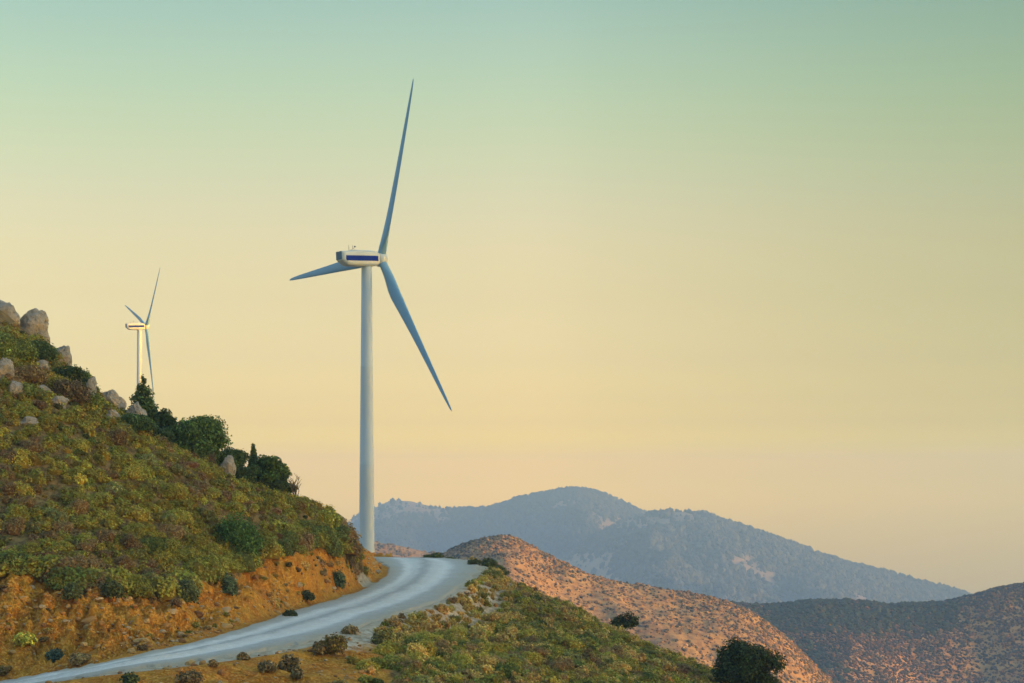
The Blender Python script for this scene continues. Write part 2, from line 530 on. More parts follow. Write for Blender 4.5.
def hit(px, py, y0=60, y1=190):
    """where the line of sight through a pixel first meets the hillside"""
    ys = np.arange(y0, y1, 0.1)
    d = (HZ - py) / F * ys - H((px - CX) / F * ys, ys)
    k = np.argmax(d < 0)
    if d[k] >= 0: return None
    y = ys[k]
    x = (px - CX) / F * y
    return np.array([x, y, float(H(x, y))])


# gravel road
nz = fbm(ROADP[..., 0] * 0.8, ROADP[..., 1] * 0.8, seed=77, octv=3) * 0.03
rut = -0.05 * (np.exp(-((acr - .32) / .07) ** 2) + np.exp(-((acr - .68) / .07) ** 2))[None, :] + 0.05 * np.exp(-((acr - .5) / .1) ** 2)[None, :]
RV = ROADP.copy(); RV[..., 2] += nz + rut
wv = fbm(np.arange(NR) * 0.16, np.zeros(NR), seed=5, octv=5)[:, None] * 0.5
dirv = (RS - LS); dirv /= np.linalg.norm(dirv, axis=1)[:, None]
RV += dirv[:, None, :] * wv[:, :, None] * np.abs(acr * 2 - 1)[None, :, None] ** 3
RV[:, 0, 2] -= 0.14; RV[:, -1, 2] -= 0.14
edge = np.broadcast_to(np.abs(acr * 2 - 1), (NR, SEG))
tag(link('road', raw_mesh('road', RV.reshape(-1, 3), grid_faces(NR, SEG), M_ROAD, True,
                          {'across': np.broadcast_to(acr, (NR, SEG)).ravel(), 'edge': edge.ravel()})), kind='structure')


# ---------------------------------------------------------------- far hills and mountains
def hill(name, prof, y0, depth, back, slope, x0, x1, nxn, nyn, mat, amp, f, seed, skyn, bend=0.0):
    """prof: skyline pixels; the ridge stands at depth y0 and falls towards and away from the viewer"""
    xs = np.linspace(x0, x1, nxn); t = np.linspace(0, 1, nyn)
    ys = np.concatenate([y0 - depth * (1 - t[:int(nyn * .75)] / t[int(nyn * .75) - 1]) ** 1.2, y0 + back * np.linspace(0.01, 1, nyn - int(nyn * .75))])
    X, Y = np.meshgrid(xs, ys, indexing='ij')
    pxs = CX + F * X / y0
    pp = np.array(prof, float)
    rz = (HZ - np.interp(pxs, pp[:, 0], pp[:, 1])) / F * y0
    ker = 5
    rz = np.apply_along_axis(lambda a: np.convolve(np.pad(a, ker, 'edge'), np.ones(2 * ker + 1) / (2 * ker + 1), 'valid'), 0, rz)
    d = np.where(Y < y0, y0 - Y, (Y - y0) * 1.3)
    if slope == 'B': slope = np.interp(pxs, [700, 860, 960, 1100], [.42, .50, .85, .9])
    soft = np.sqrt(d * d + (depth * .04) ** 2) - depth * .04
    far = sstep(0, depth * .35, d)
    spur = (np.abs(fbm(X * f, Y * f * .55, seed=seed, octv=5)) - .35) * amp
    Zh = rz - slope * soft - bend * (d / depth) ** 2 - spur * far + fbm(X * f * 6, Y * f * 6, seed=seed + 50, octv=4) * skyn
    wood = sstep(-.26, -.02, fbm(X * .0022, Y * .0011 + Zh * .002, seed=211, octv=5))
    o = link(name, raw_mesh(name, np.stack([X, Y, Zh], -1).reshape(-1, 3), grid_faces(nxn, nyn), mat, True, {'wood': wood.ravel()}))
    tag(o, kind='structure')

    def h(x, y):
        i = np.clip(((x - x0) / (x1 - x0) * (nxn - 1)), 0, nxn - 1.001); ii = i.astype(int); u = i - ii
        j = np.clip(np.searchsorted(ys, y) - 1, 0, nyn - 2); v = np.clip((y - ys[j]) / (ys[j + 1] - ys[j]), 0, 1)
        return Zh[ii, j] * (1 - u) * (1 - v) + Zh[ii + 1, j] * u * (1 - v) + Zh[ii, j + 1] * (1 - u) * v + Zh[ii + 1, j + 1] * u * v
    return h


hA = hill('scrub_hill', [(250, 640), (400, 585), (440, 557), (455, 549), (470, 541), (490, 537), (512, 535.5), (524, 543), (545, 556), (570, 566), (600, 578), (650, 585),
                         (700, 594), (740, 604), (780, 633), (835, 687), (900, 745), (1000, 800)], 900, 420, 160, 0.36, -140, 260, 320, 200, M_HILLA, 22, 0.012, 101, 1.0)
hB = hill('wooded_hill', [(300, 660), (480, 620), (560, 606), (640, 602), (700, 603), (770, 605), (830, 602), (900, 605), (950, 600), (985, 591), (1024, 581), (1045, 582), (1100, 600), (1250, 650), (1500, 720)],
          1500, 650, 260, 'B', -260, 800, 380, 200, M_HILLB, 38, 0.006, 131, 1.6)
hD = hill('low_hill', [(100, 600), (250, 545), (345, 537), (380, 542), (420, 549), (450, 556), (500, 575), (600, 620)], 1800, 500, 250, 0.3, -420, 120, 160, 90, M_HILLA, 24, 0.006, 151, 1.6)
hC2 = hill('mountain', [(150, 600), (300, 543), (345, 526), (375, 507), (400, 500), (440, 507), (475, 514), (500, 506), (530, 496), (560, 491), (575, 490), (592, 491), (612, 499),
                        (640, 514), (700, 545), (780, 585), (900, 640)], 6200, 2400, 900, 0.26, -1500, 1700, 320, 160, M_MOUNT, 190, 0.0014, 171, 6)
hC1 = hill('mountain', [(300, 660), (440, 615), (520, 585), (570, 556), (605, 530), (625, 519), (640, 515), (660, 513), (690, 511), (705, 513), (740, 526), (780, 541), (830, 561),
                        (880, 571), (930, 588), (960, 594), (1010, 612), (1150, 650)], 5200, 2200, 800, 0.24, -1100, 1700, 320, 160, M_MOUNT, 170, 0.0016, 191, 5)

# pad and saddle under the near turbine, ridge under the far one, the big ridge beyond the right edge that shades the foreground
def mound(name, cx, cy, sx, sy, top, base, mat, flat=0.0, n=90, seed=1, amp=3.0):
    u = np.linspace(-3.2, 3.2, n)
    U, V = np.meshgrid(u, u, indexing='ij')
    X, Y = cx + U * sx, cy + V * sy
    r2 = np.maximum(np.sqrt(U * U + V * V) - flat, 0) ** 2
    g = np.exp(-r2 / 2)
    Zm = base + (top - base) * g + fbm(X / sx * 1.3, Y / sy * 1.3, seed=seed, octv=5) * amp * sstep(flat, flat + .6, np.sqrt(U * U + V * V))
    tag(link(name, raw_mesh(name, np.stack([X, Y, Zm], -1).reshape(-1, 3), grid_faces(n, n), mat, True)), kind='structure')

    def h(x, y):
        a = np.clip(((x - cx) / sx + 3.2) / 6.4 * (n - 1), 0, n - 1.001); b = np.clip(((y - cy) / sy + 3.2) / 6.4 * (n - 1), 0, n - 1.001)
        i, j = a.astype(int), b.astype(int); u, v = a - i, b - j
        return Zm[i, j] * (1 - u) * (1 - v) + Zm[i + 1, j] * u * (1 - v) + Zm[i, j + 1] * (1 - u) * v + Zm[i + 1, j + 1] * u * v
    return h


hT = mound('turbine_hill', -40, 415, 42, 40, -12.6, -130, M_GROUND, 0.35, seed=11, amp=2.0)
hF = mound('turbine_ridge', -215, 985, 110, 110, 21.0, -160, M_GROUND, 0.15, n=150, seed=13, amp=9)
mound('shading_ridge', 560, 40, 85, 125, 172, -300, M_GROUND, 0.75, seed=15, amp=3)
GXX, GYY = np.meshgrid(np.linspace(-3200, 3200, 60), np.linspace(-1500, 7800, 60), indexing='ij')
tag(link('ground', raw_mesh('ground', np.stack([GXX, GYY, -420 + fbm(GXX / 1500, GYY / 1500, seed=2) * 20], -1).reshape(-1, 3), grid_faces(60, 60), M_GROUND, True)), kind='structure')

# ---------------------------------------------------------------- air
hz, N, L, b = newmat('haze_air')
N.remove(b)
pv = N.new('ShaderNodeVolumePrincipled')
pv.inputs['Color'].default_value = (0.27, 0.50, 1.0, 1)
pv.inputs['Density'].default_value = 2.15e-4
pv.inputs['Anisotropy'].default_value = 0.0
L.new(pv.outputs[0], N['Material Output'].inputs['Volume'])
bx = [(-3300, -1600, -445), (3300, -1600, -445), (3300, 7900, -445), (-3300, 7900, -445)]
HT = 176
bx += [(x, y, HT) for x, y, _ in bx]
ho = link('haze', pyd('haze', bx, [(3, 2, 1, 0), (4, 5, 6, 7), (0, 1, 5, 4), (1, 2, 6, 5), (2, 3, 7, 6), (3, 0, 4, 7)], hz, False))
tag(ho, kind='stuff')

# ---------------------------------------------------------------- wind turbines
def loft(rings, closed=True):
    n = len(rings[0]); V = [p for r in rings for p in r]; Fc = []
    for i in range(len(rings) - 1):
        for k in range(n):
            k2 = (k + 1) % n
            Fc.append((i * n + k, i * n + k2, (i + 1) * n + k2, (i + 1) * n + k))
    Fc.append(tuple(range(n - 1, -1, -1))); Fc.append(tuple((len(rings) - 1) * n + k for k in range(n)))
    return V, Fc


def blade_mesh(Rb=40.0, pre=-0.2):
    """span along +Z, leading edge +Y, upwind +X; root at 1 m from the rotor axis"""
    rings = []
    st = [0.6, 1.6, 2.6, 4.0, 5.5, 7.2, 9.0, 11.5, 15, 19, 23, 27, 31, 34.5, 37, 38.8, 39.6, 40.0]
    ch = [1.75, 1.75, 1.8, 2.15, 2.6, 2.95, 3.05, 2.9, 2.55, 2.2, 1.9, 1.62, 1.34, 1.08, .85, .6, .36, .08]
    th = [1.0, 1.0, .95, .72, .52, .40, .33, .28, .25, .23, .21, .20, .19, .18, .18, .18, .18, .2]
    tw = [16, 16, 16, 15, 14, 13, 11.5, 9, 7, 5, 3.5, 2.5, 1.5, .8, 0, 0, 0, 0]
    n = 22
    for r, c, t, w in zip(st, ch, th, tw):
        ring = []
        fo = 0.5 - 0.2 * sstep(2, 9, r)                  # share of the chord ahead of the pitch axis
        for k in range(n):
            a = 2 * math.pi * k / n
            x = math.cos(a); s = math.sin(a)
            if t > .9: yy = x * c / 2; xx = s * c * t / 2
            else:
                u = (1 - x) / 2                           # 0 leading .. 1 trailing
                prof = (math.sqrt(max(u, 0)) * (1 - u) * 1.9 + .02 * (1 - u)) * 1.0
                blend = float(sstep(.9, .35, np.array(1.25 - t))) if False else max(0, min(1, (t - .33) / .5))
                ell = abs(s) * .5
                hth = (prof * .68 * (1 - blend) + ell * blend) * t * c
                yy = fo * c - u * c
                xx = math.copysign(hth, s) + .02 * c
            tr = R(w + 3)
            ring.append((xx * math.cos(tr) + yy * math.sin(tr) + pre * (r / Rb) ** 2, yy * math.cos(tr) - xx * math.sin(tr), r))
        rings.append(ring)
    V, Fc = loft(rings)
    return pyd('blade', V, Fc, M_BLADE)


def superring(x, hw, z0, z1, n=28, e=4.5, dy=0):
    out = []
    for k in range(n):
        a = 2 * math.pi * (k + .5) / n
        c, s = math.cos(a), math.sin(a)
        out.append((x, dy + hw * math.copysign(abs(c) ** (2 / e), c), (z0 + z1) / 2 + (z1 - z0) / 2 * math.copysign(abs(s) ** (2 / e), s)))
    return out


def nacelle_mesh():
    """upwind is +X, hub axis at z = 0; the roof overhangs the raked tail"""
    prof = [(-8.35, 1.15, -0.55, 1.62), (-8.2, 1.35, -.62, 1.72), (-7.6, 1.5, -1.05, 1.74), (-6.6, 1.58, -1.68, 1.78), (-5.4, 1.62, -1.80, 1.84), (-3, 1.65, -1.86, 1.98), (-0.5, 1.65, -1.86, 2.02),
            (1.5, 1.6, -1.8, 1.90), (2.6, 1.45, -1.6, 1.66), (3.1, 1.25, -1.38, 1.4)]
    V, Fc = loft([superring(x + 0, hw, a, b) for x, hw, a, b in prof])
    return pyd('nacelle', V, Fc, M_CREAM)


def spinner_mesh():
    prof = [(3.02, .95), (3.1, 1.35), (3.5, 1.55), (4.3, 1.62), (5.0, 1.5), (5.6, 1.2), (6.0, .8), (6.2, .4), (6.27, .08)]
    n = 28
    V, Fc = loft([[(x, r * math.cos(2 * math.pi * k / n), r * math.sin(2 * math.pi * k / n)) for k in range(n)] for x, r in prof])
    return pyd('spinner', V, Fc, M_CREAM)


def side_panel(x0, x1, z0, z1, side, cut=0.0):
    """a thin raised band that follows the nacelle wall"""
    V, Fc = [], []
    xs = np.linspace(x0, x1, 16)
    def wall(x): return np.interp(x, [-8.35, -7.6, -6.6, -5.4, -3, 1.5, 2.6, 3.1], [1.15, 1.5, 1.58, 1.62, 1.65, 1.6, 1.45, 1.25])
    for x in xs:
        for z in (z0, z1):
            q = x + (cut * (1 - (z - z0) / (z1 - z0)) if x == xs[0] else 0)
            for off in (-.02, .03):
                V.append((q, side * (wall(q) * .997 + off), z))
    for i in range(len(xs) - 1):
        a = i * 4; b2 = a + 4
        Fc += [(a + 1, b2 + 1, b2 + 3, a + 3), (a, a + 2, b2 + 2, b2), (a + 2, a + 3, b2 + 3, b2 + 2), (a, b2, b2 + 1, a + 1)]
    Fc += [(0, 1, 3, 2), tuple(len(V) - 4 + k for k in (0, 2, 3, 1))]
    return V, Fc


def rear_panel(y0, y1, z0, z1):
    """grille on the raked tail"""
    def tail(z): return np.interp(z, [-1.68, -1.05, -.62, -.3, 1.72], [-6.62, -7.62, -8.22, -8.36, -8.36]) - .02
    V = []
    for z in np.linspace(z0, z1, 6):
        for y in (y0, y1):
            V += [(tail(z), y, z), (tail(z) - .07, y, z)]
    Fc = []
    for i in range(5):
        a = i * 4
        Fc += [(a + 1, a + 5, a + 7, a + 3), (a, a + 4, a + 5, a + 1), (a + 2, a + 3, a + 7, a + 6)]
    Fc += [(0, 1, 3, 2), (20, 22, 23, 21)]
    return V, Fc


NX = 0.785                                     # nacelle length factor
ME_BLADE, ME_NAC, ME_SPIN = blade_mesh(), nacelle_mesh(), spinner_mesh()
ME_STRIPE = [pyd('stripe', *side_panel(-7.9, 2.45, -.60, .60, s, .8), M_BLUE, False) for s in (-1, 1)]
ME_REAR = [pyd('rear_grille', *rear_panel(y0, y1, -.3, 1.62), M_DARK, False) for y0, y1 in ((-1.12, -.05), (.05, 1.12))]


def turbine(px, py, Y, yaw, thetas, base_z, label, scales=(.98, .98, .98)):
    """hub axis centre given as pixel and depth of the tower top"""
    top = at(px, py, Y)
    root = empty('wind_turbine', (top[0], top[1], base_z))
    tag(root, label, 'wind turbine', 'wind turbines on the ridge')
    hgt = top[2] - base_z
    zt = hgt - 1.52
    secs = 40
    V, Fc = [], []
    prof = [(0, 1.62), (.25, 1.62), (zt * .33, 1.46), (zt * .33 + .12, 1.48), (zt * .33 + .24, 1.455), (zt * .66, 1.27), (zt * .66 + .12, 1.29), (zt * .66 + .24, 1.265), (zt - .3, 1.1), (zt, 1.1)]
    V, Fc = loft([[(r * math.cos(2 * math.pi * k / secs), r * math.sin(2 * math.pi * k / secs), z) for k in range(secs)] for z, r in prof])
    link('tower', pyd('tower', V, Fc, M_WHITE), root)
    V, Fc = loft([[(r * math.cos(2 * math.pi * k / secs), r * math.sin(2 * math.pi * k / secs), z) for k in range(secs)] for z, r in [(-1.2, 3.4), (.1, 3.4), (.2, 3.2)]])
    link('foundation', pyd('foundation', V, Fc, M_CONC, False), root)
    na = link('nacelle', ME_NAC, root)
    na.location = (0, 0, hgt); na.rotation_euler = (0, R(-3), yaw); na.scale = (NX, 1, .87)
    for m in ME_STRIPE: link('stripe', m, na)
    for m in ME_REAR: link('rear_grille', m, na)
    for x, y, h in ((-5.6, -.4, 1.3), (-3.9, .3, 1.35)):
        v = [tube([(x, y, 1.7), (x, y, 1.85 + h)], [.075, .05], 6)]
        if x > -5: v += [tube([(x, y, 2.3), (x + .55, y - .1, 2.75), (x + .6, y - .1, 2.8)], [.04, .04, .04], 6),
                         loft([[(x + .6 + r * math.cos(k * .785), y - .1 + r * math.sin(k * .785), 2.72 + z) for k in range(8)] for z, r in ((0, .08), (.1, .22), (.28, .22), (.38, .08))])]
        link('wind_sensor', pyd('wind_sensor', *merge(v), M_STEEL), na)
    v = loft([[(x, y, z) for x, y in ((-4.6, -.5), (-3.2, -.5), (-3.2, .5), (-4.6, .5))] for z in (1.8, 2.14)])
    link('roof_hatch', pyd('roof_hatch', *v, M_CREAM, False), na)
    link('spinner', ME_SPIN, root).matrix_local = Matrix.Translation((0, 0, hgt)) @ na.rotation_euler.to_matrix().to_4x4() @ Matrix.Diagonal((NX, 1, 1, 1))
    base = Matrix.Translation((0, 0, hgt)) @ na.rotation_euler.to_matrix().to_4x4() @ Matrix.Translation((4.35 * NX, 0, 0))
    for th, sc_b in zip(thetas, scales):
        # seen from behind: theta turns clockwise from the top
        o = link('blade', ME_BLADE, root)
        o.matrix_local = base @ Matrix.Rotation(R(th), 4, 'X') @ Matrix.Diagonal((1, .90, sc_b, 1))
    return root


turbine(366.7, 259, 412, R(35), (24.6, 142.8, 268.8), -13.0, 'large white wind turbine beside the gravel road with blue striped nacelle', (.955, 1.02, .98))
turbine(139.5, 326.5, 960, R(25.8), (49, 168, 290), 22.0, 'small distant wind turbine lit gold by the sun, behind the rocky hilltop')

# ---------------------------------------------------------------- vegetation
def sphere_dirs(r, n, zmin=-1.0):
    z = r.uniform(zmin, 1, n); a = r.uniform(0, 2 * np.pi, n); s = np.sqrt(1 - z * z)
    return np.stack([s * np.cos(a), s * np.sin(a), z], 1)


def ico(sub=1):
    import bmesh
    bm = bmesh.new(); bmesh.ops.create_icosphere(bm, subdivisions=sub, radius=1)
    V = np.array([v.co[:] for v in bm.verts]); Fc = np.array([[v.index for v in f.verts] for f in bm.faces])
    bm.free()
    return V, Fc


ICO = {k: ico(k) for k in (1, 2, 3, 5)}


def leaves(r, lobes, n, size, tint, zmin=-1.0, jit=(0.76, 1.16), var=0.25, up=0.0, core=0.8, sub=2, corecol=(.75, .70, .65)):
    """many small leaf faces spread through the shells of a few lobes, over a twiggy core with inner shade in its colour"""
    lobes = np.array(lobes, float); tint = np.array(tint)
    area = (lobes[:, 3] * lobes[:, 4] + lobes[:, 4] * lobes[:, 5] + lobes[:, 3] * lobes[:, 5])
    k = r.choice(len(lobes), n, p=area / area.sum())
    d = sphere_dirs(r, n, zmin)
    rad = r.uniform(jit[0], jit[1], n)[:, None] * (1 + .16 * vnoise(d[:, 0] * 3 + k * 7, d[:, 1] * 3, d[:, 2] * 3, 5))[:, None]
    P = lobes[k, :3] + d * lobes[k, 3:6] * rad
    nrm = d + r.normal(0, .55, (n, 3)) + np.array([0, 0, up]); nrm /= np.linalg.norm(nrm, axis=1)[:, None]
    t = np.cross(nrm, r.normal(0, 1, (n, 3))); t /= np.linalg.norm(t, axis=1)[:, None]
    b2 = np.cross(nrm, t)
    s = size * r.uniform(.6, 1.4, n)[:, None]
    V = np.stack([P - t * s * .5 - b2 * s * .35, P + t * s * .5 - b2 * s * .35, P + b2 * s * .75], 1).reshape(-1, 3)
    Fc = np.arange(n * 3).reshape(-1, 3)
    tv = tint * np.exp(r.normal(0, var, n))[:, None] * (1 + r.normal(0, .07, (n, 3)))
    C = np.repeat(np.clip(tv, 0.004, 1), 3, 0)
    if core:
        cv, cf = ICO[sub]
        for l in lobes:
            q = l[:3] + cv * l[3:6] * core * (1 + .18 * vnoise(cv[:, 0] * 2.2 + l[0] * 9, cv[:, 1] * 2.2 + l[1] * 9, cv[:, 2] * 2.2, 8))[:, None]
            if zmin > -.9: q[:, 2] = np.maximum(q[:, 2], -.1)
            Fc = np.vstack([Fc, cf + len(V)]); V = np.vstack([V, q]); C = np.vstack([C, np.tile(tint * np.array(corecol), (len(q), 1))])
    return V, Fc, C


def leaf_mesh(name, V, Fc, C, mat=None):
    return raw_mesh(name, V, Fc, mat or M_LEAF, False, {'tint': np.clip(C, 0, 1)})


KIND = {'olive': (.262, .262, .048), 'yellow green': (.345, .310, .054), 'dark green': (.125, .160, .040), 'purplish brown': (.250, .180, .080),
        'grey green': (.215, .230, .080), 'straw': (.54, .40, .12)}
KN = list(KIND)


def cushion(r, tint, n, size, sub, tall=1.0):
    lob = [(0, 0, .02, .47, .47, .36 * tall)]
    for _ in range(r.integers(4, 8)):
        a = r.uniform(0, 6.28); q = r.uniform(.16, .34); s = r.uniform(.16, .26)
        lob.append((q * math.cos(a), q * math.sin(a), r.uniform(.08, .24) * tall, s, s, s * .85 * tall))
    return leaves(r, lob, n, size, tint, zmin=-.15, up=.75, sub=sub, core=.84, var=.13, corecol=(.62, .50, .45))  # dry twig core, darkened further to paint the shade at the shrub's base


LOWV, HIV = {}, {}
for kn, tc in KIND.items():
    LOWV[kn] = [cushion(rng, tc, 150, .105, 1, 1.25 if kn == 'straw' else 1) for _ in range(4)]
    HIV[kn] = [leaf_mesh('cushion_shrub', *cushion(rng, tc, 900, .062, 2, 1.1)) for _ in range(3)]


def stamp(name, items, variants, mat, label=None, cat=None):
    """one mesh of many copies: items = list of (variant key, pos (n,3), scale (n,3), rot (n), shade (n,3))"""
    AV, AF, AC, off = [], [], [], 0
    for key, pos, scl, rot, shade in items:
        V, Fc, C = variants[key]
        c, s = np.cos(rot)[:, None], np.sin(rot)[:, None]
        x = V[None, :, 0] * scl[:, :1]; y = V[None, :, 1] * scl[:, 1:2]; z = V[None, :, 2] * scl[:, 2:3]
        W = np.stack([x * c - y * s + pos[:, :1], x * s + y * c + pos[:, 1:2], z + pos[:, 2:3]], -1)
        AV.append(W.reshape(-1, 3)); AC.append((C[None] * shade[:, None, :]).reshape(-1, 3))
        AF.append((Fc[None] + (off + np.arange(len(pos)) * len(V))[:, None, None]).reshape(-1, 3)); off += len(pos) * len(V)
    o = link(name, leaf_mesh(name, np.vstack(AV), np.vstack(AF), np.vstack(AC), mat))
    tag(o, label, cat, kind='stuff')
    return o


# scatter over the two shrub slopes
def jgrid(x0, x1, y0, y1, st):
    X, Y = np.meshgrid(np.arange(x0, x1, st), np.arange(y0, y1, st), indexing='ij')
    return (X + rng.uniform(-.5, .5, X.shape) * st).ravel(), (Y + rng.uniform(-.5, .5, X.shape) * st).ravel()


sx, sy = jgrid(-46, 34, 77, 168, .49)
szv = H(sx, sy)
spx, spy = pix(sx, sy, szv)
ii = np.clip(np.searchsorted(GX, sx), 0, len(GX) - 1); jj = np.clip(np.searchsorted(GY, sy), 0, len(GY) - 1)
sbank, sbare, sleft = bank[ii, jj], bare[ii, jj], leftz[ii, jj]
s_road = road_d[ii, jj]
onleft = sleft & (spx > -40)
onright = ~sleft & (spy > 548) & (spx < 800) & (spx > 330)
u = rng.uniform(0, 1, len(sx))
patch = fbm(sx * .16, sy * .16, seed=61, octv=3)
dens = np.where(onleft, np.where(sbank > .6, np.where((spx > 270) & (spx < 352), .50, .10), .84), np.where(onright, .88, 0))
near_edge = onright & (s_road < 3.4)
dens = np.where(near_edge, .62, dens)
dens = np.where(onright & (sbare > .3), .05, dens)
keep = (u < dens) & (s_road > .75) & (spx > -40) & (spx < 860) & (spy < 720)
# nothing on the hidden backs
keep &= ~(onleft & (spy < curve(skyline, spx) - 2))
sx, sy, szv, spx, spy, sbank, onleft, s_road, patch, near_edge = [a[keep] for a in (sx, sy, szv, spx, spy, sbank, onleft, s_road, patch, near_edge)]
n = len(sx)
u2 = rng.uniform(0, 1, n) + patch * .28 + np.where(onleft, .04, .20)
ssize = np.exp(rng.normal(-.38, .30, n))
ssize = np.clip(ssize, .30, 1.15) * np.where(sbank > .5, .6, 1) * np.where(near_edge, .75, 1)
rim = onleft & (np.abs(spy - curve(bank_zone, spx) + 6) < 9) & (sbank < .5)
ssize = np.where(rim, ssize * 1.6, ssize)
kind = np.select([u2 < .03, u2 < .13, u2 < .58, u2 < .88, u2 < .97], [2, 3, 0, 1, 4], 3)
kind = np.where(near_edge & (rng.uniform(0, 1, n) < .55), 5, kind)
kind = np.where((sbank > .5) & (rng.uniform(0, 1, n) < .6), np.where(rng.uniform(0, 1, n) < .5, 3, 5), kind)
kind = np.where(onleft & (spx > 315) & (spy > 528) & (rng.uniform(0, 1, n) < .55), 3, kind)
kind = np.where(~onleft & (rng.uniform(0, 1, n) < .16), 5, kind)
kind = np.where(rim & (rng.uniform(0, 1, n) < .6), np.where(rng.uniform(0, 1, n) < .5, 2, 0), kind)
kind = np.where(~onleft & ~near_edge & (rng.uniform(0, 1, n) < .08), 2, kind)
app = ssize / sy * np.where((spx > 4) & (spx < 1020) & (spy < 676), 1, 0)
order = np.argsort(-app)
indiv = np.zeros(n, bool); indiv[order[:255]] = True
PLACE = {True: ('on the left hillside above the orange bank', 'cushion shrubs on the left hillside'),
         False: ('on the slope below the gravel road', 'cushion shrubs on the slope below the road')}
for i in np.where(indiv)[0]:
    kn = KN[kind[i]]
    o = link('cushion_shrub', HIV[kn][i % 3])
    o.location = (sx[i], sy[i], szv[i] - .03)
    o.rotation_euler = (rng.uniform(-.12, .12), rng.uniform(-.12, .12), rng.uniform(0, 6.28))
    s = ssize[i] * 1.12
    o.scale = (s * rng.uniform(.9, 1.25), s * rng.uniform(.85, 1.1), s * rng.uniform(1.0, 1.4))
    where, grp = PLACE[bool(onleft[i])]
    if onleft[i] and sbank[i] > .5: where, grp = 'rooted in the orange bank', 'shrubs in the orange bank'
    elif near_edge[i]: where, grp = 'on the pale verge beside the road', 'shrubs on the road verge'
    elif rim[i]: where, grp = 'on the rim of the orange bank', 'shrubs along the rim of the bank'
    tag(o, f'{kn} cushion shrub {where}', 'shrub', f'{kn} {grp}')
items = []
rest = np.where(~indiv)[0]
for k, kn in enumerate(KN):
    for v in range(4):
        q = rest[(kind[rest] == k) & (rest % 4 == v)]
        if not len(q): continue
        s = ssize[q]
        items.append(((kn, v), np.stack([sx[q], sy[q], szv[q] - .03], 1), np.stack([s * rng.uniform(.9, 1.3, len(q)), s * rng.uniform(.85, 1.1, len(q)), s * rng.uniform(1.0, 1.5, len(q))], 1),
                      rng.uniform(0, 6.28, len(q)), np.exp(rng.normal(0, .2, len(q)))[:, None] * (1 + rng.normal(0, .06, (len(q), 3)))))
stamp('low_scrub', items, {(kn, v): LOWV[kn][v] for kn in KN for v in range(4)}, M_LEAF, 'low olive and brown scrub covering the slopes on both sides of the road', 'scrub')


# bushes and trees the photograph shows one by one
def bush(px, py, w, h, kn, label, name='bush', cat='bush', group=None, nl=5, Y=None, dens=1.0):
    """px, py: foot of the bush; w, h in pixels"""
    P = hit(px, py) if Y is None else np.array([(px - CX) / F * Y, Y, float(H((px - CX) / F * Y, Y))])
    if P is None: print('no hit', label); return
    rng = np.random.default_rng(zlib.crc32(label.encode()) + int(px))
    sc_ = P[1] / F; W, Hh = w * sc_, h * sc_
    tc = KIND[kn] if isinstance(kn, str) else kn
    lob = [(0, 0, Hh * .42, W * .40, W * .36, Hh * .46)]
    for _ in range(nl):
        a = rng.uniform(0, 6.28)
        lob.append((W * .27 * math.cos(a), W * .25 * math.sin(a), Hh * rng.uniform(.25, .72), W * rng.uniform(.16, .25), W * rng.uniform(.16, .25), Hh * rng.uniform(.18, .28)))
    ar = W * W + W * Hh * 2
    o = link(name, leaf_mesh(name, *leaves(rng, lob, int(min(9000, max(500, ar * 700 * dens))), .11, tc, zmin=-.6, up=.35, core=.62, var=.4, jit=(.55, 1.42))))
    o.location = (P[0], P[1], P[2] - .05)
    return tag(o, label, cat, group)


